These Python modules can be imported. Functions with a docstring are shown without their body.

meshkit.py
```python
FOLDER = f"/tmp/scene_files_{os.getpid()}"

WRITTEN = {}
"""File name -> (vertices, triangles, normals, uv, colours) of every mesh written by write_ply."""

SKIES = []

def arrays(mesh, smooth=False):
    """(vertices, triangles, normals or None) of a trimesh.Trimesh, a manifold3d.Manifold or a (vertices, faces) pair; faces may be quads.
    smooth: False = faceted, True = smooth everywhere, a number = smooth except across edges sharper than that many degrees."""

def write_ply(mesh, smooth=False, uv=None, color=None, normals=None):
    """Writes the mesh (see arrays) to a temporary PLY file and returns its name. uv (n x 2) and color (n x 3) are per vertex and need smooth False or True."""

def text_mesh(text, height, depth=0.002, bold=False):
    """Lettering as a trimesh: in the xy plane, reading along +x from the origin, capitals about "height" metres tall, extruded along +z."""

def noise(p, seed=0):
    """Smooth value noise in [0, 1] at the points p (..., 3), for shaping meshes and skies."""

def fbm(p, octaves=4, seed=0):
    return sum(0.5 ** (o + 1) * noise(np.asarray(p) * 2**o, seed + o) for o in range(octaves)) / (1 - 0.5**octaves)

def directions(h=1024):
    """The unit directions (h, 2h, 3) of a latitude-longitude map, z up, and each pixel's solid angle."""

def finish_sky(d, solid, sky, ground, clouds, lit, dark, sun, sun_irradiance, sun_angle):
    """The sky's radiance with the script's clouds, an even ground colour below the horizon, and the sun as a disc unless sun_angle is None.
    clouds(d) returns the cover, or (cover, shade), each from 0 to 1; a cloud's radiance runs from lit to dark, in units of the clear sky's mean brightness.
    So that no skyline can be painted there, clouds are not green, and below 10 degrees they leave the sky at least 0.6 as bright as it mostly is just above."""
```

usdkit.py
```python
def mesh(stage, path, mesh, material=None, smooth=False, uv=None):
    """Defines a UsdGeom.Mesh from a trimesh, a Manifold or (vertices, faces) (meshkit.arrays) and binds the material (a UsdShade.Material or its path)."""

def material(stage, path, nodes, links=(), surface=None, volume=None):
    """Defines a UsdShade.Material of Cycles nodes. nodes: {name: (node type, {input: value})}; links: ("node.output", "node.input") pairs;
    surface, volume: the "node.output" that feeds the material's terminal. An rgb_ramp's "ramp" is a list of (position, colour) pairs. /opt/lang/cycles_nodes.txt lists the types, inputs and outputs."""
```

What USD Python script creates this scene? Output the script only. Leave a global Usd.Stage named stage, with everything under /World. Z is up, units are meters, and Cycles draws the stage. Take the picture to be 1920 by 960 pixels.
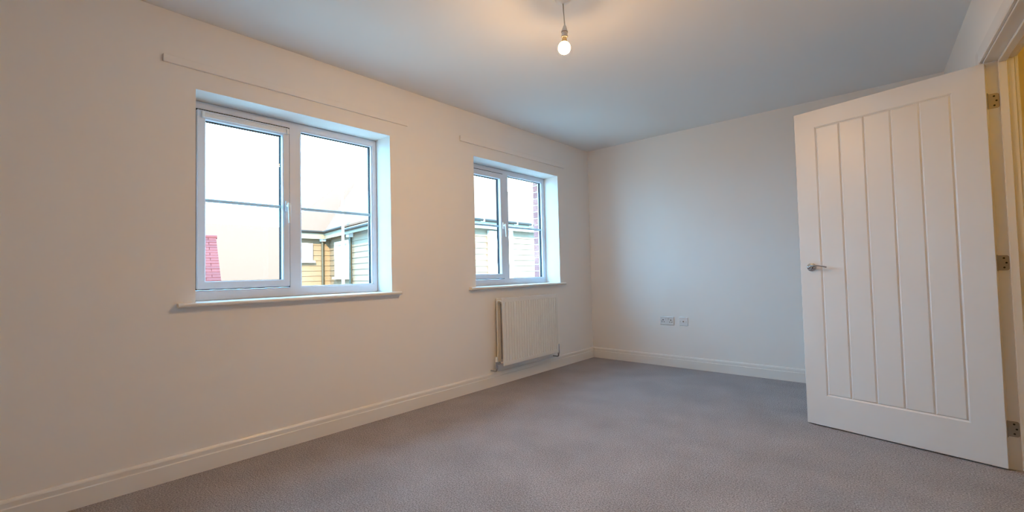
import math, random
import numpy as np, trimesh, manifold3d as m3
import usdkit, meshkit
from pxr import Usd, UsdGeom, UsdLux, UsdShade, Gf, Sdf

random.seed(7); rng = np.random.default_rng(7)
stage = Usd.Stage.CreateInMemory()
UsdGeom.SetStageUpAxis(stage, 'Z'); UsdGeom.SetStageMetersPerUnit(stage, 1.0)
UsdGeom.Xform.Define(stage, '/World'); UsdGeom.Scope.Define(stage, '/World/Looks')

# ------------------------------------------------------------------ camera
FPX, YAW, PITCH, ROLL = 852.2557, 0.7251, 0.0356, -0.023
EYE = np.array([2.8562, 0.0, 1.0083])
cy_, sy_ = math.cos(YAW), math.sin(YAW)
fwd = np.array([-sy_ * math.cos(PITCH), cy_ * math.cos(PITCH), math.sin(PITCH)])
r0 = np.array([cy_, sy_, 0.0]); u0 = np.cross(r0, fwd)
right = math.cos(ROLL) * r0 + math.sin(ROLL) * u0
up = -math.sin(ROLL) * r0 + math.cos(ROLL) * u0
cam = UsdGeom.Camera.Define(stage, '/World/camera')
M = Gf.Matrix4d(*right, 0, *up, 0, *(-fwd), 0, *EYE, 1)
cam.AddTransformOp().Set(M)
cam.CreateHorizontalApertureAttr(36.0); cam.CreateVerticalApertureAttr(18.0)
cam.CreateFocalLengthAttr(36.0 * FPX / 1920.0)
cam.CreateClippingRangeAttr((0.02, 500.0))
cam.CreateExposureAttr(0.0)

# ------------------------------------------------------------------ daylight
SKY_COLOR, SKY_LEVEL = (0.285, 0.665, 1.03), 4.55
SUN_COLOR, SUN_LEVEL = (1.0, 0.76, 0.42), 3.5
BULB_COLOR, BULB_LEVEL = (1.0, 0.58, 0.235), 1760
HALL_COLOR, HALL_LEVEL = (1.0, 0.55, 0.04), 160
dome = UsdLux.DomeLight.Define(stage, '/World/sky')
dome.CreateColorAttr(Gf.Vec3f(*SKY_COLOR)); dome.CreateIntensityAttr(SKY_LEVEL)
sun = UsdLux.DistantLight.Define(stage, '/World/sun')
sun.CreateColorAttr(Gf.Vec3f(*SUN_COLOR)); sun.CreateIntensityAttr(SUN_LEVEL); sun.CreateAngleAttr(0.6); sun.CreateNormalizeAttr(True)
sd = np.array([0.74, -0.50, 0.42]); sd /= np.linalg.norm(sd)          # towards the sun, behind this house
sx = np.cross([0, 0, 1.0], sd); sx /= np.linalg.norm(sx); sy = np.cross(sd, sx)
sun.AddTransformOp().Set(Gf.Matrix4d(*sx, 0, *sy, 0, *sd, 0, 0, 0, 0, 1))

# ------------------------------------------------------------------ materials
def mat(name, nodes, links=(), surface='p.BSDF'):
    return usdkit.material(stage, '/World/Looks/' + name, nodes, links, surface=surface)

def plain(name, color, rough=0.5, metallic=0.0, **kw):
    return mat(name, {'p': ('principled_bsdf', dict(base_color=color, roughness=rough, metallic=metallic, **kw))})

def paint(name, color, rough, scale, strength, dist=0.002):
    """emulsion or gloss paint with faint roller texture"""
    return mat(name, {'g': ('geometry', {}), 'n': ('noise_texture', dict(scale=scale, detail=3.0)),
                      'b': ('bump', dict(strength=strength, distance=dist)),
                      'p': ('principled_bsdf', dict(base_color=color, roughness=rough))},
               [('g.position', 'n.vector'), ('n.fac', 'b.height'), ('b.normal', 'p.normal')])

M_wall = paint('wall_emulsion', (0.89, 0.87, 0.845), 0.75, 160.0, 0.10)
M_ceil = paint('ceiling_emulsion', (0.87, 0.865, 0.855), 0.8, 160.0, 0.08)
M_hall = paint('hall_lamp_tint', (0.80, 0.69, 0.46), 0.75, 160.0, 0.10)  # cream base carries the yellow of the hall lamp, added to its own light
M_trim = paint('trim_satin_paint', (0.86, 0.845, 0.82), 0.32, 60.0, 0.03)
M_door = paint('door_satin_paint', (0.81, 0.80, 0.79), 0.36, 90.0, 0.04)
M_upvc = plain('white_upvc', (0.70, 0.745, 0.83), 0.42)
M_bar = plain('glazing_bar_white', (0.42, 0.50, 0.56), 0.45)
M_gasket = plain('dark_gasket', (0.022, 0.028, 0.035), 0.5)
M_spacer = plain('spacer_dark', (0.004, 0.007, 0.011), 0.7, specular_ior_level=0.1)
M_rad = plain('radiator_enamel', (0.80, 0.79, 0.77), 0.33)
M_radin = plain('radiator_fin_steel', (0.42, 0.40, 0.38), 0.6)
M_chrome = plain('chrome', (0.50, 0.51, 0.53), 0.08, 1.0)
M_steel = plain('hinge_steel', (0.46, 0.42, 0.36), 0.33, 1.0)
M_dark = plain('dark_hole', (0.012, 0.012, 0.012), 0.7)
M_plastic = plain('white_plastic', (0.78, 0.785, 0.80), 0.35)
M_vent = plain('vent_plastic', (0.80, 0.82, 0.84), 0.35)
M_cord = plain('white_flex', (0.62, 0.60, 0.57), 0.5)
M_ring = plain('holder_groove', (0.16, 0.10, 0.06), 0.5)
M_copper = plain('chrome_pipe', (0.60, 0.60, 0.61), 0.22, 1.0)

M_carpet = mat('carpet_pile', {
    'g': ('geometry', {}),
    'n1': ('noise_texture', dict(scale=150.0, detail=2.0, roughness=0.7)),
    'n2': ('noise_texture', dict(scale=3.2, detail=3.0)),
    'n3': ('noise_texture', dict(scale=75.0, detail=2.0)),
    'r1': ('rgb_ramp', dict(ramp=[(0.32, (0.205, 0.186, 0.191)), (0.5, (0.385, 0.353, 0.364)), (0.68, (0.60, 0.56, 0.575))])),
    'r2': ('rgb_ramp', dict(ramp=[(0.3, (0.86, 0.86, 0.86)), (0.7, (1.06, 1.06, 1.06))])),
    'x': ('mix', dict(mix_type='multiply', fac=1.0)),
    'a': ('math', dict(math_type='add')),
    'b': ('bump', dict(strength=0.9, distance=0.006)),
    'p': ('principled_bsdf', dict(roughness=0.95, specular_ior_level=0.1, sheen_weight=0.15, sheen_roughness=0.5))},
    [('g.position', 'n1.vector'), ('g.position', 'n2.vector'), ('g.position', 'n3.vector'), ('n1.fac', 'r1.fac'), ('n2.fac', 'r2.fac'),
     ('r1.color', 'x.color1'), ('r2.color', 'x.color2'), ('n1.fac', 'a.value1'), ('n3.fac', 'a.value2'), ('a.value', 'b.height'),
     ('b.normal', 'p.normal'), ('x.color', 'p.base_color')])

M_glass = mat('window_glass', {
    't': ('transparent_bsdf', dict(color=(0.97, 0.985, 0.98))), 'g': ('glossy_bsdf', dict(color=(1, 1, 1), roughness=0.0)),
    'o': ('geometry', {}), 'i': ('mix_float', dict(a=1.45, b=1 / 1.45)), 'f': ('fresnel', {}), 'm': ('mix_closure', {})},
    [('o.backfacing', 'i.fac'), ('i.result', 'f.IOR'), ('f.fac', 'm.fac'), ('t.BSDF', 'm.closure1'), ('g.BSDF', 'm.closure2')], surface='m.closure')
M_bulb = mat('bulb_glow', {'e': ('emission', dict(color=BULB_COLOR, strength=BULB_LEVEL))}, surface='e.emission')      # an LED globe: bright dome,
M_shoulder = mat('bulb_shoulder_glow', {'e': ('emission', dict(color=BULB_COLOR, strength=BULB_LEVEL * 0.02))}, surface='e.emission')   # weak towards its collar
M_hallbulb = mat('hall_bulb_glow', {'e': ('emission', dict(color=HALL_COLOR, strength=HALL_LEVEL))}, surface='e.emission')
M_collar = plain('bulb_collar', (0.78, 0.62, 0.36), 0.4)  # white plastic; the amber glow of the lit bulb is put into the colour

def noisy(name, c1, c2, scale, rough=0.8, bump=0.0):
    return mat(name, {'g': ('geometry', {}), 'n': ('noise_texture', dict(scale=scale, detail=3.0)),
                      'r': ('rgb_ramp', dict(ramp=[(0.35, c1), (0.65, c2)])),
                      'b': ('bump', dict(strength=bump, distance=0.005)),
                      'p': ('principled_bsdf', dict(roughness=rough))},
               [('g.position', 'n.vector'), ('n.fac', 'r.fac'), ('r.color', 'p.base_color'), ('n.fac', 'b.height'), ('b.normal', 'p.normal')])

M_brick = [noisy('red_brick_%s' % n, a, b, 35.0, 0.9, 0.4) for n, a, b in (
    ('plain', (0.33, 0.105, 0.085), (0.45, 0.16, 0.13)), ('pale', (0.40, 0.15, 0.12), (0.50, 0.21, 0.17)), ('dark', (0.27, 0.085, 0.075), (0.37, 0.125, 0.11)))]
M_mortar = noisy('pale_mortar', (0.55, 0.52, 0.47), (0.66, 0.63, 0.57), 60.0, 0.95, 0.3)
M_brickface = mat('brick_facework', {
    'g': ('geometry', {}), 'mp': ('mapping', dict(rotation=(math.pi / 2, 0, math.pi / 2))),
    'k': ('brick_texture', dict(color1=(0.34, 0.11, 0.09), color2=(0.45, 0.17, 0.13), mortar=(0.6, 0.57, 0.52), scale=1.0, mortar_size=0.005, brick_width=0.225, row_height=0.075)),
    'p': ('principled_bsdf', dict(roughness=0.9))},
    [('g.position', 'mp.vector'), ('mp.vector', 'k.vector'), ('k.color', 'p.base_color')])
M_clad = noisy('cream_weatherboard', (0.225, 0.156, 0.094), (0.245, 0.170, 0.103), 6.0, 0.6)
M_roof = noisy('pale_roof_tile', (0.140, 0.064, 0.033), (0.152, 0.070, 0.037), 14.0, 0.85)
M_redroof = [noisy('red_roof_tile_%s' % n, a, b, 18.0, 0.85) for n, a, b in (('plain', (0.108, 0.021, 0.021), (0.125, 0.026, 0.026)), ('dark', (0.088, 0.016, 0.017), (0.105, 0.020, 0.021)))]
M_gutter = plain('grey_rainwater_plastic', (0.016, 0.012, 0.008), 0.7)
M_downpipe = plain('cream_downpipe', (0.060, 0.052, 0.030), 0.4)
M_hframe = plain('house_window_white', (0.86, 0.87, 0.88), 0.4)
M_hpane = mat('house_window_glass', {'p': ('principled_bsdf', dict(base_color=(0.55, 0.58, 0.60), roughness=0.03, specular_ior_level=1.0, metallic=0.35))})
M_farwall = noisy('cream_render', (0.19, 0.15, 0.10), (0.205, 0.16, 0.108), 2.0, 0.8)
M_ground = noisy('pale_gravel_ground', (0.34, 0.31, 0.27), (0.44, 0.41, 0.36), 9.0, 0.95)
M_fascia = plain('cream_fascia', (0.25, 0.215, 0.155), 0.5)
M_pole = plain('white_lamp_column', (0.88, 0.88, 0.88), 0.4)

# ------------------------------------------------------------------ helpers
names = {}
def numbered(path):
    n = names.get(path, 0); names[path] = n + 1
    return path if n == 0 else '%s_%03d' % (path, n)

def path_of(p):
    return str(p.GetPath()) if p is not None else '/World'

def tag(p, label=None, category=None, group=None, kind=None):
    for k, v in (('label', label), ('category', category), ('group', group), ('kind', kind)):
        if v: p.SetCustomDataByKey(k, v)
    return p

def thing(name, label, category=None, loc=(0, 0, 0), group=None, kind=None):
    x = UsdGeom.Xform.Define(stage, numbered('/World/' + name)); x.AddTranslateOp().Set(Gf.Vec3d(*map(float, loc)))
    p = x.GetPrim(); p.SetCustomDataByKey('_loc', ','.join(map(str, loc)))
    LOC[str(p.GetPath())] = np.array(loc, float)
    p.ClearCustomDataByKey('_loc')
    return tag(p, label, category, group, kind)
LOC = {}

def obj(name, mesh, material, parent=None, smooth=False, label=None, category=None, group=None, kind=None, world=True):
    """one mesh; its vertices are given in world coordinates and stored relative to the thing it belongs to"""
    if isinstance(mesh, list): mesh = trimesh.util.concatenate(mesh)
    v, f, n = meshkit.arrays(mesh, False)
    top = '/'.join(path_of(parent).split('/')[:3])
    if world and top in LOC: v = v - LOC[top]
    m = usdkit.mesh(stage, numbered(path_of(parent) + '/' + name), trimesh.Trimesh(v, f, process=False), material, smooth=smooth)
    return tag(m.GetPrim(), label, category, group, kind)

def hull(pts):
    m = m3.Manifold.hull_points(np.asarray(pts, float)).to_mesh()
    return trimesh.Trimesh(np.array(m.vert_properties[:, :3]), np.array(m.tri_verts), process=False)

def box(x0, x1, y0, y1, z0, z1, c=0.0):
    """box with chamfered edges"""
    lo, hi = np.minimum([x0, y0, z0], [x1, y1, z1]), np.maximum([x0, y0, z0], [x1, y1, z1])
    if c <= 0:
        b = trimesh.creation.box(hi - lo); b.apply_translation((lo + hi) / 2); return b
    c = min(c, (hi - lo).min() * 0.45); pts = []
    for s in np.ndindex(2, 2, 2):
        p = np.where(s, hi, lo).astype(float); d = np.where(s, -c, c)
        for k in range(3):
            q = p + d; q[k] = p[k]; pts.append(q)
    return hull(pts)

def cyl(a, b, r, r2=None, n=24):
    """cylinder or cone frustum from a to b"""
    a, b = np.array(a, float), np.array(b, float); t = b - a; L = np.linalg.norm(t)
    return lathe([(0, 0), (r, 0), (r2 if r2 is not None else r, L), (0, L)], a, t / L, n)

def lathe(profile, origin=(0, 0, 0), axis=(0, 0, 1), n=32):
    m = trimesh.creation.revolve(np.array(profile, float), sections=n)
    T = trimesh.geometry.align_vectors([0, 0, 1], axis); T[:3, 3] = origin
    m.apply_transform(T); return m

def tube(pts, radii, n=16, squash=1.0):
    """closed swept tube through the points"""
    P = np.array(pts, float); R = np.broadcast_to(radii, (len(P),)); V, F = [], []
    T = np.gradient(P, axis=0); T /= np.linalg.norm(T, axis=1, keepdims=True)
    ref = np.array([0, 0, 1.0]) if abs(T[0][2]) < 0.9 else np.array([1.0, 0, 0])
    a = np.cross(T[0], ref)
    for p, t, r in zip(P, T, R):
        a = a - t * (a @ t); a /= np.linalg.norm(a); b = np.cross(a, t)   # carried along the path
        V += [p + r * (math.cos(q) * a + squash * math.sin(q) * b) for q in np.arange(n) * 2 * math.pi / n]
    for i in range(len(P) - 1):
        for j in range(n):
            k = (j + 1) % n; F += [[i * n + j, i * n + k, (i + 1) * n + k], [i * n + j, (i + 1) * n + k, (i + 1) * n + j]]
    V += [P[0], P[-1]]; a, b = len(V) - 2, len(V) - 1
    for j in range(n):
        k = (j + 1) % n; F += [[a, k, j], [b, (len(P) - 1) * n + j, (len(P) - 1) * n + k]]
    m = trimesh.Trimesh(np.array(V), np.array(F), process=False); m.fix_normals(); return m

def mf(mesh):
    return m3.Manifold(m3.Mesh(np.asarray(mesh.vertices, np.float32), np.asarray(mesh.faces, np.uint32)))

def tm(man):
    m = man.to_mesh(); return trimesh.Trimesh(np.array(m.vert_properties[:, :3]), np.array(m.tri_verts), process=False)

def union(parts):
    b = mf(parts[0])
    for q in parts[1:]: b = b + mf(q)
    return tm(b)

def cut(base, *holes):
    b = mf(base)
    for h in holes: b = b - mf(h)
    return tm(b)

def prism(profile, a, b, out):
    """extrudes a profile of (distance out from the wall, height) along the floor line a-b"""
    a, b, out = np.array([*a, 0.0]), np.array([*b, 0.0]), np.array([*out, 0.0])
    P = np.array(profile, float); n = len(P)
    ring = np.array([out * q[0] + np.array([0, 0, q[1]]) for q in P])
    V = np.vstack([a + ring, b + ring]); F = []
    for i in range(n):
        j = (i + 1) % n; F += [[i, j, n + j], [i, n + j, n + i]]
    import shapely.geometry as sg
    v2, f2 = trimesh.creation.triangulate_polygon(sg.Polygon(P), engine='earcut')
    idx = [int(np.argmin(((P - q) ** 2).sum(1))) for q in v2]
    for t in f2: F += [[idx[t[0]], idx[t[1]], idx[t[2]]], [n + idx[t[2]], n + idx[t[1]], n + idx[t[0]]]]
    m = trimesh.Trimesh(V, np.array(F), process=False); m.fix_normals(); return m

def turned(mesh, origin, ex, ey):
    """local x, y, z -> origin + x ex + y ey + z up"""
    T = np.eye(4); T[:2, 0] = ex; T[:2, 1] = ey; T[:3, 3] = [origin[0], origin[1], origin[2] if len(origin) > 2 else 0]
    m = mesh.copy(); m.apply_transform(T)
    if np.linalg.det(T[:3, :3]) < 0 and (m.volume < 0): m.invert()
    return m

# ------------------------------------------------------------------ room dimensions (metres)
D, H, W, WANG, Y0 = 4.6141, 2.4147, 3.0711, 0.0595, -0.95
AL = np.array([math.sin(WANG), -math.cos(WANG)])        # along the right wall, towards the camera
PE = np.array([math.cos(WANG), math.sin(WANG)])         # out of the room through the right wall
RC = np.array([W, D])
def rw(mesh):                                            # local x = out through the right wall, y = along it
    return turned(mesh, (*RC, 0), PE, AL)
T_END = (D - Y0) / math.cos(WANG)
W1 = (0.690, 1.8964); W2 = (2.7438, 3.9933); ZS, ZH = 0.886, 2.0335
XF, XB, XO = -0.185, -0.258, -0.400                      # frame face, frame back, outer brick face
TJ, TOP = 1.3515, 0.885                                  # door opening: hinge jamb face, width
DOOR_H = 2.0005
x_near = W + math.tan(WANG) * (D - Y0)

def struct(name, mesh, m, label, category, parent=None, smooth=False):
    return obj(name, mesh, m, parent, smooth, label, category, kind='structure' if parent is None else None)

# ------------------------------------------------------------------ shell
fl = np.array([[0, Y0], [x_near, Y0], [W, D], [0, D]])
def slab(poly, z0, z1):
    return hull([[*p, z] for p in poly for z in (z0, z1)])
struct('floor', slab([[-.0, Y0], [x_near, Y0], [W, D], [0, D]], -0.20, 0.0), M_carpet, 'grey-brown cut pile carpet covering the bedroom floor', 'carpet')
struct('ceiling', slab([[-.32, Y0 - .1], [x_near + .10, Y0 - .1], [W + .10, D + .1], [-.32, D + .1]], H, H + 0.25), M_ceil, 'plain white painted plaster ceiling above the pendant bulb', 'ceiling')
left = box(XB, 0, Y0, D, -0.2, H)
struct('wall_left', cut(left, *[box(XB - .1, .1, a, b, ZS - .022, ZH) for a, b in (W1, W2)]), M_wall, 'white emulsioned wall with the two windows and the radiator', 'wall')
struct('wall_back', box(-.32, W + .1, D, D + .1, -0.2, H), M_wall, 'far white wall carrying the two socket plates', 'wall')
struct('wall_front', box(-.32, x_near + .1, Y0 - .1, Y0, -0.2, H), M_wall, 'white wall behind the camera', 'wall')
rwall = box(0, 0.105, -0.02, T_END, -0.2, H)
struct('wall_right', rw(cut(rwall, box(-.1, .3, TJ - .03, TJ + TOP + .03, -.3, DOOR_H + .03))), M_wall, 'white wall with the doorway at the right of the room', 'wall')

# outer brick leaf, with the end bricks of the reveals as pieces
OB = -0.075
outer = box(XO, XB, Y0 - .1, D + .1, -2.75, H + .25)
holes = [box(XO - .1, XB + .1, a + OB, b - OB, ZS + .005, ZH + .03) for a, b in (W1, W2)]
we = struct('wall_exterior', cut(outer, *holes), M_brickface, 'red brick outer leaf of this house around the two windows', 'brick wall')
def reveal_bricks(y, z0, z1, seed):
    k = random.Random(seed); z = z0 - 0.02; i = 0
    while z < z1:
        a = 0.004 + k.uniform(0, .0015)
        obj('brick', box(XO - .003, XO + .1025 if i % 2 == 0 else XO + .095, y - a, y + .012, max(z, z0), min(z + .065, z1), .002), M_brick[k.randrange(3)], we)
        z += .075; i += 1
for a, b in (W1, W2):
    obj('mortar_bed', box(XO + .002, XB, b - OB - .001, b - OB + .01, ZS + .005, ZH - .02), M_mortar, we)
reveal_bricks(W2[1] - OB, ZS + .006, ZH - .021, 3)
reveal_bricks(W1[1] - OB, ZS + .006, ZH - .021, 5)
# stone sill and head under / over each window outside
for a, b in (W1, W2):
    obj('stone_sill', box(XO - .04, XB + .001, a + OB, b - OB, ZS - .10, ZS + .004, .006), M_mortar, we)

# ------------------------------------------------------------------ skirting
SK = [(0, 0), (.018, 0), (.018, .079), (.0168, .081), (.0145, .0825), (.0138, .085), (.0145, .104), (.0128, .109), (.009, .1145), (.006, .117), (0, .117)]
struct('baseboard_left', prism(SK, (0, Y0), (0, D), (1, 0)), M_trim, 'long white moulded skirting board under the windows', 'skirting board')
struct('baseboard_back', prism(SK, (0, D), (W, D), (0, -1)), M_trim, 'white moulded skirting board along the far wall', 'skirting board')
q0, q1 = RC + AL * .018, RC + AL * (TJ - .085)
struct('baseboard_right', prism(SK, q0, q1, -PE), M_trim, 'white skirting board behind the open door', 'skirting board')
q0, q1 = RC + AL * (TJ + TOP + .085), RC + AL * T_END
struct('baseboard_front', prism(SK, q0, q1, -PE), M_trim, 'white skirting board beside the doorway near the camera', 'skirting board')

# ------------------------------------------------------------------ windows
def ring(x0, x1, ya, yb, za, zb, wl, wr, wb, wt, c):
    """a frame of four profiles, mitred by overlap"""
    prof = [box(x0, x1, ya, ya + wl, za, zb, c), box(x0, x1, yb - wr, yb, za, zb, c), box(x0, x1, ya + .0005, yb - .0005, za, za + wb, c), box(x0, x1, ya + .0005, yb - .0005, zb - wt, zb, c)]
    m = mf(prof[0])
    for q in prof[1:]: m = m + mf(q)
    return tm(m)

def window(n, ya, yb, label, vent, mull):
    t = thing('window_%d' % n, label, 'window', (0, (ya + yb) / 2, ZS), kind='structure')
    zb, zt = ZS, ZH
    m0, m1 = mull
    fr = ring(XB, XF, ya, yb, zb, zt, .042, .034, .058, .046, .004)
    fr = mf(fr) + mf(box(XB, XF, m0, m1, zb + .01, zt - .01, .004))
    # glazing bead step round the fixed light
    obj('frame', tm(fr), M_upvc, t, 20)
    obj('glazing_bead', ring(XF - .028, XF - .006, m1 - .004, yb - .030, zb + .054, zt - .042, .010, .010, .010, .010, .003), M_upvc, t, 20)
    # opening sash in front of the frame rebate
    sy0, sy1, sz0, sz1 = ya + .046, m0 - .004, zb + .064, zt - .052
    s = obj('sash', ring(XF - .045, XF + .016, sy0, sy1, sz0, sz1, .044, .042, .046, .050, .005), M_upvc, t, 20)
    # dark gasket line in the gap around the sash
    obj('gasket', ring(XF - .02, XF + .002, sy0 - .005, sy1 + .005, sz0 - .004, sz1 + .007, .012, .012, .012, .012, 0), M_gasket, t)
    def glazing(parent, y0, y1, z0, z1, xg):
        obj('pane', box(xg - .002, xg + .002, y0 - .004, y1 + .004, z0 - .004, z1 + .004), M_glass, parent)
        obj('spacer', ring(xg - .030, xg - .006, y0 - .004, y1 + .004, z0 - .004, z1 + .004, .006, .007, .005, .0075, 0), M_spacer, parent, label='dark spacer edge round the pane')
        zc = 1.466
        obj('glazing_bar', box(xg - .020, xg - .006, y0 - .002, y1 + .002, zc - .009, zc + .009, .003), M_bar, parent)
    glazing(s, sy0 + .044, sy1 - .042, sz0 + .046, sz1 - .050, XF - .012)
    glazing(t, m1 + .004, yb - .038, zb + .062, zt - .050, XF - .022)
    # handle on the sash's mullion-side stile
    hy, hz = sy1 - .019, 1.455
    hx = XF + .016
    base = box(hx - .001, hx + .014, hy - .011, hy + .011, hz - .022, hz + .048, .004)
    neck = cyl((hx + .010, hy, hz + .014), (hx + .036, hy, hz + .014), .0085)
    lever = tube([(hx + .034, hy, hz + .030), (hx + .038, hy, hz + .012), (hx + .041, hy, hz - .03), (hx + .043, hy, hz - .075), (hx + .043, hy, hz - .098)], [.007, .0095, .008, .0075, .006], 14)
    obj('handle', [base, neck, lever], M_vent, s, 40, label='white lever window handle')
    if vent:
        vx = XF + .016; vy0, vy1 = sy0 + .030, sy1 - .016; vz = sz1 - .026
        v = obj('trickle_vent', [box(vx - .001, vx + .013, vy0, vy1, vz - .017, vz + .013, .004), box(vx - .001, vx + .017, vy0 + .002, vy1 - .002, vz + .003, vz + .009, .002)], M_vent, t, label='white slim trickle vent on the sash head')
        for e in (vy0, vy1):
            obj('end_cap', box(vx - .001, vx + .020, e - .008, e + .008, vz - .020, vz + .016, .003), M_vent, v)
    # rounded-nose window board
    nose = [(.0, .0)]
    pts = []
    R = .011
    for y in (ya - .082 if n == 1 else ya - .085, yb + .062):
        for k in range(9):
            q = -math.pi / 2 + math.pi * k / 8
            pts.append((.040 - R + R * math.cos(q), y, ZS - .011 + R * math.sin(q)))
        pts += [(0.0, y, ZS), (0.0, y, ZS - .022)]
    wb = trimesh.util.concatenate([hull(pts), box(XF - .01, .0, ya + .0005, yb - .0005, ZS - .0215, ZS)])
    obj('window_sill', wb, M_trim, t, 40, label='white painted window board with rounded nose')
    return t
window(1, *W1, 'white plastic double casement window on the left with a trickle vent', True, (1.252, 1.327))
window(2, *W2, 'white plastic double casement window above the radiator', False, (3.312, 3.392))

# ------------------------------------------------------------------ battens over the windows
for a, b, z0, z1, lab in ((.546, 2.048, 2.135, 2.1745, 'white painted curtain batten over the window on the left'), (2.5825, 4.114, 2.1345, 2.1795, 'white painted curtain batten over the window above the radiator')):
    t = thing('curtain_batten', lab, 'batten', (0, (a + b) / 2, z0), 'curtain battens over the windows')
    obj('board', box(0, .015, a, b, z0, z1, .0015), M_wall, t)

# ------------------------------------------------------------------ radiator under window 2
ra, rb, rz0, rz1, RX = 2.958, 3.784, .181, .778, .110
t = thing('radiator', 'white double panel radiator with ribbed face below the window near the corner', 'radiator', (.07, (ra + rb) / 2, rz0))
def rad_panel(xb, xf, name, lab=None):
    n = 22; pitch = (rb - ra - .044) / n; dp, cw, bv = .0045, .0030, .0032     # recess depth, half width of its floor, bevel
    z0, z1 = rz0 + .034, rz1 - .036
    p = obj(name, cut(box(xb, xf, ra, rb, rz0, rz1, .003), *[hull([(xf - dp, y + s_ * cw, z) for s_ in (-1, 1) for z in (z0 + .011, z1 - .004)] + [(xf + .002, y + s_ * (cw + bv * 1.4), z) for s_ in (-1, 1) for z in (z0 - .004, z1 + .001)]) for y in [ra + .022 + pitch * (k + .5) for k in range(n)]]), M_rad, t, label=lab)
    return p
rad_panel(RX - .014, RX, 'front_panel', 'ribbed front panel')
obj('back_panel', box(.030, .042, ra, rb, rz0, rz1, .003), M_rad, t)
fins = []
for i in range(26):
    y = ra + .05 + (rb - ra - .10) * i / 25
    fins += [box(.042, .066, y - .006, y - .004, rz0 + .05, rz1 - .05), box(.072, RX - .014, y + .004, y + .006, rz0 + .05, rz1 - .05)]
obj('convector_fins', fins, M_radin, t, kind='stuff', label='grey folded convector fins between the panels')
# header tubes and tees at the open ends
for y in (ra + .016, rb - .016):
    for z in (rz0 + .027, rz1 - .027):
        obj('connector_tee', [cyl((.040, y, z), (RX - .012, y, z), .010), cyl((.069, y, z), (.069, y - .018 if y < 3.3 else y + .018, z), .011, n=6)], M_rad, t, 30)
for y in (ra + .115, rb - .115):
    obj('hanging_bracket', [box(0, .004, y - .015, y + .015, rz0 + .05, rz1 - .03), box(.0, .032, y - .007, y + .007, rz1 - .09, rz1 - .05)], M_rad, t)
def valve(y, s, cap):
    z = rz0 + .027; yv = y + s * .050
    v = obj('valve', [cyl((.069, y + s * .004, z), (.069, y + s * .026, z), .0115, n=6), cyl((.069, y + s * .024, z), (.069, yv, z), .008), cyl((.069, yv, z - .030), (.069, yv, z + .017), .0125), cyl((.069, yv, z - .046), (.069, yv, z - .028), .0145, n=6)], M_chrome, t, 30, label='chrome radiator valve')
    dr_ = .010 if cap else .020
    if cap: obj('valve_cap', lathe([(0, 0), (.013, 0), (.013, .006), (.0105, .012), (.009, .036), (.0065, .042), (0, .043)], (.069, yv, z + .016)), M_plastic, v, 35, label='white plastic valve cap')
    else: obj('valve_cap', lathe([(0, 0), (.012, 0), (.0125, .03), (.010, .036), (0, .037)], (.069, yv, z + .016)), M_chrome, v, 35)
    zf = z - .044
    obj('pipe', tube([(.069, yv, zf + .01), (.069, yv, zf - dr_ * .6), (.066, yv, zf - dr_ - .006), (.058, yv, zf - dr_ - .012), (.046, yv, zf - dr_ - .014), (.0, yv, zf - dr_ - .014)], .0075, 14), M_copper, v, 40)
valve(ra, -1, True)
valve(rb, 1, False)

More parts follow.
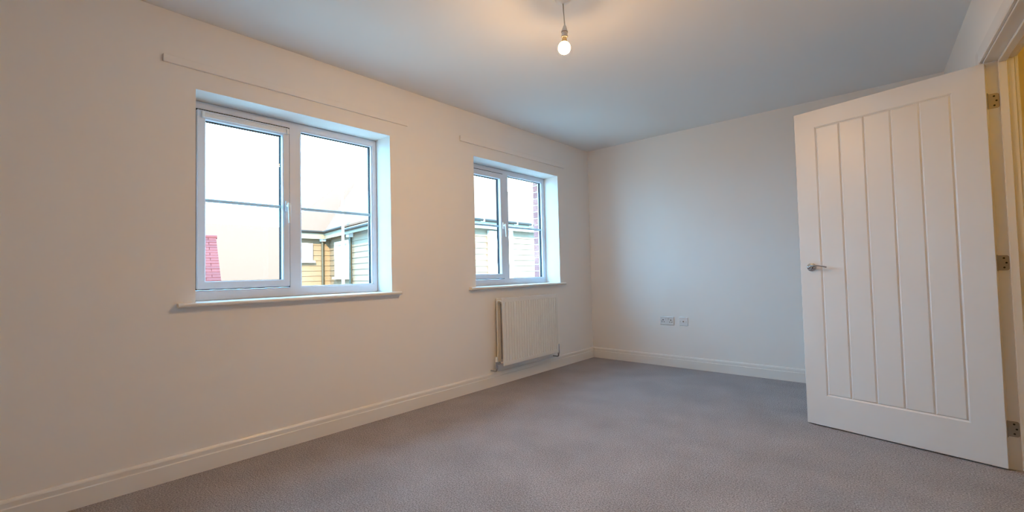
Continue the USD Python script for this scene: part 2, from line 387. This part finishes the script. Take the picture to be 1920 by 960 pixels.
# ------------------------------------------------------------------ sockets on the far wall
def plate(t, x0, x1, z0, z1):
    d = .010
    pts = [(x, D, z) for x in (x0, x1) for z in (z0, z1)] + [(x, D - d * .55, z) for x in (x0, x1) for z in (z0, z1)] + [(x, D - d, z) for x in (x0 + .004, x1 - .004) for z in (z0 + .004, z1 - .004)]
    return obj('faceplate', hull(pts), M_plastic, t)
t = thing('double_socket', 'white two-gang switched power socket on the far wall', 'socket', (.904, D, .425))
fp = plate(t, .831, .977, .425, .511); yf = D - .010
for cx in (.863, .945):
    obj('earth_slot', box(cx - .0042, cx + .0042, yf - .0006, yf + .004, .470, .481), M_dark, fp)
    for s in (-1, 1):
        obj('pin_slot', box(cx + s * .011 - .0045, cx + s * .011 + .0045, yf - .0006, yf + .004, .452, .458), M_dark, fp)
for cx in (.891, .917):
    obj('rocker_switch', hull([(cx + a, yf + .002, z) for a in (-.0065, .0065) for z in (.477, .500)] + [(cx + a, yf - .0055, .4985) for a in (-.0055, .0055)] + [(cx + a, yf - .001, .479) for a in (-.0055, .0055)]), M_plastic, fp)
for cx in (.848, .960):
    obj('screw', cyl((cx, yf - .0008, .468), (cx, yf + .002, .468), .0032, n=12), M_chrome, fp)
t = thing('aerial_socket', 'small square white aerial socket plate right of the double power socket', 'socket', (1.0755, D, .4245))
fp = plate(t, 1.0325, 1.1185, .4245, .511)
obj('coax_connector', lathe([(.0045, -.001), (.0045, .006), (.0066, .006), (.0066, -.001)], (1.0755, yf, .468), (0, -1, 0), 20), M_chrome, fp, 30)
obj('coax_hole', cyl((1.0755, yf - .004, .468), (1.0755, yf + .001, .468), .0046, n=16), M_dark, fp, label='dark round coaxial hole')
for s in (-1, 1):
    obj('screw', cyl((1.0755 + s * .030, yf - .0008, .468), (1.0755 + s * .030, yf + .002, .468), .0032, n=12), M_chrome, fp)

# ------------------------------------------------------------------ pendant and bulb
PX, PY = 1.5535, 1.9115
BZ = 2.149
t = thing('ceiling_pendant', 'white ceiling rose with a short flex and bayonet lamp holder', 'pendant light', (PX, PY, H))
obj('ceiling_rose', lathe([(0, 0), (.043, 0), (.043, .006), (.040, .014), (.030, .023), (.012, .027), (.0045, .032), (0, .032)], (PX, PY, H), (0, 0, -1), 40), M_plastic, t, 35)
HT = (PX + .0065, PY, BZ + .1185)                       # top of the holder
obj('cord', tube([(PX, PY, H - .028), (PX + .0012, PY, H - .060), (PX + .004, PY, H - .105), HT], .0032, 12), M_cord, t, 50)
ax = np.array([PX, PY, BZ]) - np.array(HT); ax /= np.linalg.norm(ax)
hb = obj('lamp_holder', lathe([(0, -.002), (.0055, 0), (.0075, .004), (.0135, .022), (.0150, .026), (.0165, .027), (.0165, .034), (.0150, .036), (.0150, .050), (.0168, .0515), (.0168, .0585), (.0140, .060), (0, .060)], HT, ax, 32), M_plastic, t, 35)
def ring3(r0, r1, z0, z1):
    return lathe([(r0, z0), (r1, z0), (r1, z1), (r0, z1), (r0, z0)], HT, ax, 32)
obj('skirt_ring', ring3(.0145, .0172, .0335, .0355), M_ring, hb, label='dark groove ring of the holder')
obj('skirt_ring', ring3(.0135, .0174, .0575, .0595), M_ring, hb, label='dark groove ring of the holder')
lb = thing('light_bulb', 'lit round warm bulb hanging bare from the holder', 'light bulb', tuple(np.array(HT) + ax * .060))
LT = np.array(HT) + ax * .0595
obj('bulb_collar', lathe([(0, 0), (.0115, 0), (.0120, .010), (.0150, .022), (.0185, .028), (0, .028)], LT, ax, 32), M_collar, lb, 40, label='white bulb collar with the amber glow in its colour')
pr = [(0, .0)] + [(.0315 * math.sin(q), .0315 * (1 - math.cos(q))) for q in np.linspace(.30, math.pi - .55, 20)]
C0 = LT + ax * .0275
RB = .0318
gl = [(RB * math.sin(q), .0275 - RB * math.cos(q)) for q in np.linspace(math.pi * .585, math.pi, 9)]
gs = [(0, 0), (.0165, 0)] + [(RB * math.sin(q), .0275 - RB * math.cos(q)) for q in np.linspace(.62, math.pi * .585, 10)]
obj('bulb_globe', lathe(gl, C0, ax, 20), M_bulb, lb, 50, label='bright glowing dome')
obj('bulb_shoulder', lathe(gs, C0, ax, 40), M_shoulder, lb, 50, label='glowing shoulder')

# ------------------------------------------------------------------ door frame, door
tr = thing('trim_1', 'white painted door lining, stops and architrave of the bedroom doorway', 'door frame', (*(RC + AL * TJ), 0), kind='structure')
t0, t1 = TJ, TJ + TOP
DP = .106
for nm, a, b in (('hinge_jamb', t0 - .028, t0), ('latch_jamb', t1, t1 + .028)):
    obj(nm, rw(box(-.001, DP, a, b, -.02, DOOR_H + .028, .002)), M_trim, tr)
obj('head_jamb', rw(box(-.001, DP, t0 - .0005, t1 + .0005, DOOR_H, DOOR_H + .028, .002)), M_trim, tr)
obj('door_stop', rw(box(.050, .080, t0 - .001, t0 + .012, 0, DOOR_H - .0115, .002)), M_trim, tr)
obj('door_stop', rw(box(.050, .080, t1 - .012, t1 + .001, 0, DOOR_H - .0115, .002)), M_trim, tr)
obj('door_stop', rw(box(.050, .080, t0, t1, DOOR_H - .012, DOOR_H + .001, .002)), M_trim, tr)
def arch(s):                                            # architrave both sides; s = -1 room, +1 hall
    x0, x1 = (-.016, .0005) if s < 0 else (.1045, .121)
    for a, b in ((t0 - .075, t0 - .006), (t1 + .006, t1 + .075)):
        obj('architrave', rw(box(x0, x1, a, b, 0, DOOR_H + .075, .004)), M_trim, tr)
    obj('architrave', rw(box(x0, x1, t0 - .0065, t1 + .0065, DOOR_H + .006, DOOR_H + .075, .004)), M_trim, tr)
arch(-1); arch(1)

DA, DW, DT, DZ0, DZ1 = .2462, .8773, .040, .008, 1.989
DH = np.array([3.1512, 3.2279])
DE = np.array([-math.cos(DA), math.sin(DA)]); DN = -np.array([math.sin(DA), math.cos(DA)])   # towards the free edge; out of the face seen
def dr(mesh):                                           # local x = from hinge edge, y = out of the visible face
    return turned(mesh, (*DH, 0), DE, DN)
t = thing('door_1', 'open white cottage style door with vertical grooved planks', 'door', (*DH, DZ0), kind='structure')
S = [.130, .2545, .379, .505, .629, .7545]              # groove lines from the hinge edge
PZ0, PZ1 = .204, 1.874
F = .009                                                # depth of the facing over the core
g = .0072; GD = .0056                                   # half width and depth of the V grooves
obj('core', dr(box(.001, DW - .001, -DT + F, -F, DZ0 + .001, DZ1 - .001)), M_door, t)
for back in (0, 1):
    y0, y1 = (-F, 0) if not back else (-DT, -DT + F)
    def face(x0, x1, z0, z1, mask):
        """facing board whose groove-side edges are bevelled; mask = which edges (x0, x1, z0, z1) meet a groove"""
        e = [g if m else .0015 for m in mask]; d = [GD if m else .0015 for m in mask]
        yo, yi = (y1, y0) if not back else (y0, y1); sg = 1 if not back else -1
        pts = []
        for (xx, zz) in ((x0, z0), (x1, z0), (x0, z1), (x1, z1)):
            pts.append((xx, yi, zz))
        dd = max(d)
        for (xx, ex) in ((x0, e[0]), (x1, -e[1])):
            for (zz, ez) in ((z0, e[2]), (z1, -e[3])):
                pts.append((xx + ex, yo, zz + ez)); pts.append((xx, yo - sg * GD, zz))
        return dr(hull(pts))
    yo, yi = (y1, y0) if not back else (y0, y1)
    sl = mf(box(0, DW, y0, y1, DZ0, DZ1, .0012)) - mf(hull([(x, yo + (yo - yi) * .2, z) for x in (S[0] - g * 1.45, S[-1] + g * 1.45) for z in (PZ0 - g * 1.45, PZ1 + g * 1.45)] + [(x, yo - (yo - yi) * GD / F, z) for x in (S[0], S[-1]) for z in (PZ0, PZ1)])) - mf(box(S[0], S[-1], y0 - .02, y1 + .02, PZ0, PZ1))
    obj('surround', dr(tm(sl)), M_door, t, label='flush surround of stiles and rails')
    for a, b in zip(S[:-1], S[1:]):
        obj('plank', face(a, b, PZ0, PZ1, (1, 1, 1, 1)), M_door, t)
# lever handles both sides
for sgn, yf in ((1, 0.0), (-1, -DT)):
    hs, hz = .813, .996
    def hp(s, o, z): return np.array([*(DH + DE * s + DN * (yf + sgn * o)), z])
    nrm = np.array([*(DN * sgn), 0.0])
    rose = lathe([(0, 0), (.0262, 0), (.0262, .005), (.0240, .0085), (.0175, .0105), (.0125, .012), (.0110, .020), (.0105, .027), (0, .027)], hp(hs, 0, hz), nrm, 40)
    ball = trimesh.creation.icosphere(3, .0145); ball.apply_translation(hp(hs, .030, hz))
    path = [(hs + .004, .030, hz + .002), (hs - .012, .036, hz + .007), (hs - .030, .039, hz + .010), (hs - .052, .040, hz + .009), (hs - .074, .038, hz + .005), (hs - .096, .034, hz - .001)]
    lev = tube([hp(*q) for q in path], [.0115, .0085, .0068, .0062, .0060, .0062], 18, .72)
    obj('handle', [rose, ball, lev], M_chrome, t, 40, label='polished chrome lever handle on a round rose')
# hinges: leaf on the lining, knuckle, leaf on the door edge
KN = RC + AL * (TJ + .010) + PE * (.004)
for zc in (1.803, .999, .194):
    hh = .037
    # rounded-corner leaf on the lining
    import shapely.geometry as sg
    R_ = .010
    poly = sg.box(.006, -hh, .048 - R_, hh).union(sg.box(.006, -hh + R_, .048, hh - R_)).union(sg.Point(.048 - R_, hh - R_).buffer(R_, 8)).union(sg.Point(.048 - R_, -hh + R_).buffer(R_, 8))
    leaf = trimesh.creation.extrude_polygon(poly, .0024, engine='earcut')
    V = leaf.vertices.copy(); leaf.vertices = np.c_[V[:, 0], TJ - .0002 + V[:, 2], V[:, 1] + zc]; leaf.fix_normals()
    hg = obj('hinge', [rw(leaf)], M_steel, t, label='steel butt hinge')
    kn = [cyl((*KN, zc - hh + k * .0148 + .0004), (*KN, zc - hh + (k + 1) * .0148 - .0004), .0055, n=18) for k in range(5)]
    kn += [lathe([(0, 0), (.0045, 0), (.004, .003), (0, .004)], (*KN, zc + hh), (0, 0, 1), 16), lathe([(0, 0), (.0045, 0), (.004, .003), (0, .004)], (*KN, zc - hh), (0, 0, -1), 16)]
    obj('knuckle', kn, M_steel, hg, 40)
    for (px_, pz_) in ((.030, .023), (.038, 0), (.030, -.023)):
        a = RC + PE * px_ + AL * (TJ + .0024); b = RC + PE * px_ + AL * (TJ + .0034)
        obj('screw', cyl((*(a - AL * .001), zc + pz_), (*(a + AL * .0006), zc + pz_), .0042, n=14), M_dark, hg, label='dark countersunk screw')
    obj('door_leaf_plate', dr(box(-.0022, .0, -.036, -.022, zc - hh, zc + hh)), M_steel, hg)
    obj('door_leaf_lip', dr(box(.0, .008, -.001, .0006, zc - hh + .004, zc + hh - .004)), M_door, hg)

# ------------------------------------------------------------------ hall beyond the doorway
HB, HT0, HT1, HH = 1.25, 1.15, 3.3, 2.40
obj('floor_hall', rw(box(.0, HB, HT0, HT1, -.2, -.001)), M_carpet, label='carpet strip of the hall beyond the doorway', category='carpet', kind='structure')
obj('ceiling_hall', rw(box(.105, HB + .1, HT0 - .1, HT1 + .1, HH, HH + .2)), M_ceil, label='white ceiling of the hall beyond the doorway', category='ceiling', kind='structure')
obj('wall_hall_back', rw(box(.105, HB, HT0 - .1, HT0, -.2, HH)), M_hall, label='hall wall with lamp yellow in its colour, seen past the door frame', category='wall', kind='structure')
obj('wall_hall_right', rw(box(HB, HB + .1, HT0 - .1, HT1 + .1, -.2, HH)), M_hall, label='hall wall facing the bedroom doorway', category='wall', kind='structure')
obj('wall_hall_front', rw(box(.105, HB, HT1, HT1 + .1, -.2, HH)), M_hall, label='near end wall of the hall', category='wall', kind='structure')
hp_ = RC + PE * .72 + AL * 2.35
ht = thing('ceiling_pendant', 'white hall pendant with flex and lamp holder, out of sight past the doorway', 'pendant light', (*hp_, HH))
obj('ceiling_rose', lathe([(0, 0), (.043, 0), (.043, .006), (.040, .014), (.030, .023), (.012, .027), (0, .032)], (*hp_, HH), (0, 0, -1), 32), M_plastic, ht, 35)
obj('cord', cyl((*hp_, HH - .03), (*hp_, HH - .16), .0032, n=10), M_cord, ht, 50)
obj('lamp_holder', lathe([(0, 0), (.0075, .002), (.0150, .024), (.0165, .034), (.0165, .058), (0, .06)], (*hp_, HH - .16), (0, 0, -1), 24), M_plastic, ht, 35)
hbu = thing('light_bulb', 'lit yellow bulb of the hall pendant past the doorway', 'light bulb', (*hp_, HH - .22))
obj('bulb_globe', lathe([(0, 0), (.013, 0), (.015, .012)] + [(.030 * math.sin(q), .045 - .030 * math.cos(q)) for q in np.linspace(.6, math.pi, 20)], (*hp_, HH - .219), (0, 0, -1), 32), M_hallbulb, hbu, 50)

# ------------------------------------------------------------------ outside
GZ = -2.72
struct('ground', box(-70, 12, -40, 80, GZ - .3, GZ), M_ground, 'pale ground between the houses outside', 'ground')

def hip_roof(x0, x1, y0, y1, ze, zr, over=.25, fall=.0):
    """solid hip roof; ridge along the longer side"""
    a, b, c, d = x0 - over, x1 + over, y0 - over, y1 + over
    h = min(b - a, d - c) / 2
    if b - a >= d - c: r = [(a + h, (c + d) / 2, zr), (b - h, (c + d) / 2, zr)]
    else: r = [((a + b) / 2, c + h, zr), ((a + b) / 2, d - h, zr)]
    return hull([(p, q, ze) for p in (a, b) for q in (c, d)] + [(p, q, ze - .05) for p in (a, b) for q in (c, d)] + r)

def boards(p0, p1, z0, z1, out, pitch=.15):
    """lapped weatherboards on a wall from p0 to p1; out = outward direction"""
    p0, p1, out = np.array(p0, float), np.array(p1, float), np.array(out, float); L = []
    z = z0
    while z < z1 - .02:
        zt = min(z + pitch, z1)
        pts = [(*(p + out * o), zz) for p in (p0, p1) for o, zz in ((0, z), (.030, z), (.010, zt), (0, zt))]
        L.append(hull(pts)); z += pitch
    return L

def house_window(t, c, along, out, w, z0, z1):
    c, a, o = np.array(c, float), np.array(along, float), np.array(out, float)
    def bx(u0, u1, d0, d1, za, zb, ch=0): return turned(box(u0, u1, d0, d1, za, zb, ch), (*c, 0), a, o)
    f = obj('window', union([bx(-w / 2, -w / 2 + .09, .0, .07, z0, z1), bx(w / 2 - .09, w / 2, .0, .07, z0, z1), bx(-w / 2, w / 2, .0, .07, z0, z0 + .09), bx(-w / 2, w / 2, .0, .07, z1 - .09, z1), bx(-.035, .035, .0, .06, z0, z1), bx(-w / 2 - .05, w / 2 + .05, .0, .12, z0 - .06, z0 + .001)]), M_hframe, t)
    for u0, u1 in ((-w / 2 + .09, -.035), (.035, w / 2 - .09)):
        obj('pane', bx(u0, u1, .01, .03, z0 + .09, z1 - .09), M_hpane, f)

ZE = 2.30
hs = thing('house', 'cream weatherboarded L-shaped house opposite, seen through both windows', 'house', (-10.2, 9.0, GZ))
PA0, PA1 = np.array([-10.30, 5.35]), np.array([-10.30, 6.62])     # back range, facing this house
PB0, PB1 = np.array([-10.30, 6.60]), np.array([-5.30, 5.75])      # side of the front wing
PC0, PC1 = np.array([-5.30, 5.75]), np.array([-5.30, 12.9])       # end of the front wing
nb = np.array([PB1[1] - PB0[1], -(PB1[0] - PB0[0])]); nb /= np.linalg.norm(nb)
if nb[1] > 0: nb = -nb
obj('wall', [hull([(*p, z) for p in ((-17.5, 8.8), (-10.30, 5.35), (-10.30, 16), (-17.5, 16)) for z in (GZ, ZE)]),
             hull([(*p, z) for p in (PB0, PB1, PC1, (-10.3, 12.9)) for z in (GZ, ZE)])], M_farwall, hs)
obj('cladding', boards(PA0, PA1, GZ + .3, ZE - .02, (1, 0)) + boards(PB0, PB1, GZ + .3, ZE - .02, nb) + boards(PC0, PC1, GZ + .3, ZE - .02, (1, 0)), M_clad, hs, kind='stuff', label='cream lapped weatherboards')
obj('corner_board', box(-5.33, -5.255, 9.05, 9.22, GZ + .3, ZE - .02), M_hframe, hs)
obj('corner_board', box(-5.36, -5.25, 5.66, 5.82, GZ + .3, ZE - .02), M_hframe, hs)
rf = mf(hull([(x, y, z) for x, y in ((-10.02, 5.07), (-17.78, 8.62), (-17.78, 16.28), (-10.02, 16.28)) for z in (ZE - .01, ZE + .04)] + [(-13.9, 9.0, 4.78), (-13.9, 12.4, 4.78)])) + mf(hull([(-11.0, 6.45, ZE + .04), (-14.0, 13.15, ZE + .04), (-5.05, 5.48, ZE + .04), (-5.05, 13.15, ZE + .04), (-11.0, 6.45, ZE), (-14.0, 13.15, ZE), (-5.05, 5.48, ZE), (-5.05, 13.15, ZE), (-8.75, 9.35, 4.76), (-14.0, 9.5, 4.76)]))
obj('roof', tm(rf), M_roof, hs)
def gutter(a, b, z):
    a, b = np.array(a, float), np.array(b, float)
    return tube([(*a, z), (*((a + b) / 2), z), (*b, z)], .033, 10)
al = (PB1 - PB0) / np.linalg.norm(PB1 - PB0)
obj('gutter', gutter((-10.00, 5.07), (-10.00, 6.42), ZE), M_gutter, hs, 40)
obj('gutter', gutter(PB0 + nb * .30 + al * .3, PB0 + nb * .30 + al * 1.95, ZE), M_gutter, hs, 40)
obj('gutter', gutter(PB0 + nb * .30 + al * 2.02, PB1 + nb * .30 + al * .25, ZE - .10), M_gutter, hs, 40)
obj('gutter', gutter((-4.98, 5.45), (-4.98, 13.15), ZE), M_gutter, hs, 40)
for k_ in range(9):
    y_ = 7.2 + .62 * k_
    obj('gutter_bracket', box(-5.06, -4.935, y_ - .018, y_ + .018, ZE - .05, ZE + .045, .006), M_hframe, hs)
obj('fascia', [box(-10.08, -10.05, 5.07, 6.5, ZE - .20, ZE - .03), box(-5.10, -5.05, 5.5, 13.1, ZE - .20, ZE - .03), hull([(*(PB0 + nb * o + al * s), z) for o in (.22, .25) for s in (.2, 5.2) for z in (ZE - .2, ZE - .03)])], M_fascia, hs)
obj('downpipe', cyl((-10.22, 6.33, GZ), (-10.22, 6.33, ZE - .05), .040, n=12), M_downpipe, hs, 40)
q = PB0 + nb * .08 + al * 1.98
obj('downpipe', cyl((*q, GZ), (*q, ZE - .1), .038, n=12), M_downpipe, hs, 40)
for k_, (c_, h_) in enumerate((((-10.20, 6.33), .16), (q + nb * .02, .16))):
    obj('hopper', box(c_[0] - .07, c_[0] + .07, c_[1] - .07, c_[1] + .07, ZE - .26, ZE - .08, .01), M_hframe, hs)
house_window(hs, (-10.27, 5.72), (0, 1), (1, 0), .62, 1.47, 1.98)
house_window(hs, PB0 + al * 1.28 + nb * .03, al, nb, 1.15, .98, 1.98)
house_window(hs, (-5.27, 8.55), (0, 1), (1, 0), .62, .98, 2.08)

# red-tiled roof low on the left, turned to face this way
er = np.array([math.cos(.190), -math.sin(.190)]); et = np.array([math.sin(.190), math.cos(.190)])
rc = np.array([2.856, 0]) + 14.0 * np.array([-math.cos(math.radians(15.36)), math.sin(math.radians(15.36))])
rh = thing('house', 'small house with a red tiled roof at the left edge of the left window', 'house', (*rc, GZ))
def rl(m): return turned(m, (*rc, 0), et, er)             # local x = along the ridge, y = down the slope
ZR, RUN, DROP = 2.08, 3.2, 2.75
obj('wall', rl(hull([(x, y, z) for x in (-5.7, -.15) for y in (-2.9, 2.9) for z in (GZ, ZR - DROP + .1)] + [(x, 0, ZR - .25) for x in (-5.7, -.15)])), M_farwall, rh)
obj('roof', rl(hull([(x, y, z) for x in (-5.9, 0) for y, z in ((RUN, ZR - DROP), (RUN, ZR - DROP - .08), (-RUN, ZR - DROP), (-RUN, ZR - DROP - .08), (0, ZR))])), M_redroof[1], rh)
rows, cols = 40, 34; tl = [[], []]
for i in range(rows):
    for j in range(cols):
        u0, u1 = i / rows, (i + 1) / rows + .010
        x1 = -.002 - j * 5.9 / cols; x0 = x1 - 5.9 / cols + .012
        if i % 2 and j < cols - 1: x0 -= .12; x1 -= .12 if j else 0
        a, b = rng.uniform(.026, .034), .012
        pts = [(x, RUN * u, ZR - DROP * u + o) for x in (x0, x1) for u, o in ((u0, b - .01), (u0, b), (u1, a - .012), (u1, a))]
        tl[int(rng.random() < .3)].append(hull(pts))
for k_ in (0, 1): obj('roof_tiles', [rl(x) for x in tl[k_]], M_redroof[k_], rh, kind='stuff')
obj('ridge', rl(tube([(0.02, 0, ZR + .01), (-2.9, 0, ZR + .01), (-5.9, 0, ZR + .01)], .05, 10)), M_redroof[0], rh, 40)

# large pale roofed house far behind
fh = thing('house', 'far pale house with a long roof behind the red tiled roof', 'house', (-26.5, 9.5, GZ))
obj('wall', box(-31.8, -21.2, 3.4, 19, GZ, .3), M_farwall, fh)
obj('roof', hull([(x, y, z) for y in (3.0, 19.4) for x, z in ((-20.4, .0), (-20.4, .1), (-32.6, .0), (-32.6, .1), (-26.5, 4.12))]), M_roof, fh)
obj('gutter', gutter((-20.32, 3.0), (-20.32, 19.4), .05), M_gutter, fh, 40)

# slim white lamp column in front of the house
pc = np.array([2.856, 0]) + 11.2 * np.array([-math.cos(math.radians(28.05)), math.sin(math.radians(28.05))])
lp = thing('lamp_column', 'slim white street lamp column in front of the cream house', 'lamp post', (*pc, GZ))
obj('column', lathe([(0, 0), (.07, 0), (.07, 1.1), (.036, 1.2), (.030, 5.70), (0, 5.70)], (*pc, GZ), (0, 0, 1), 16), M_pole, lp, 40)
obj('lantern', box(pc[0] - .05, pc[0] + .05, pc[1] - .05, pc[1] + .05, GZ + 5.68, GZ + 5.80, .02), M_pole, lp)
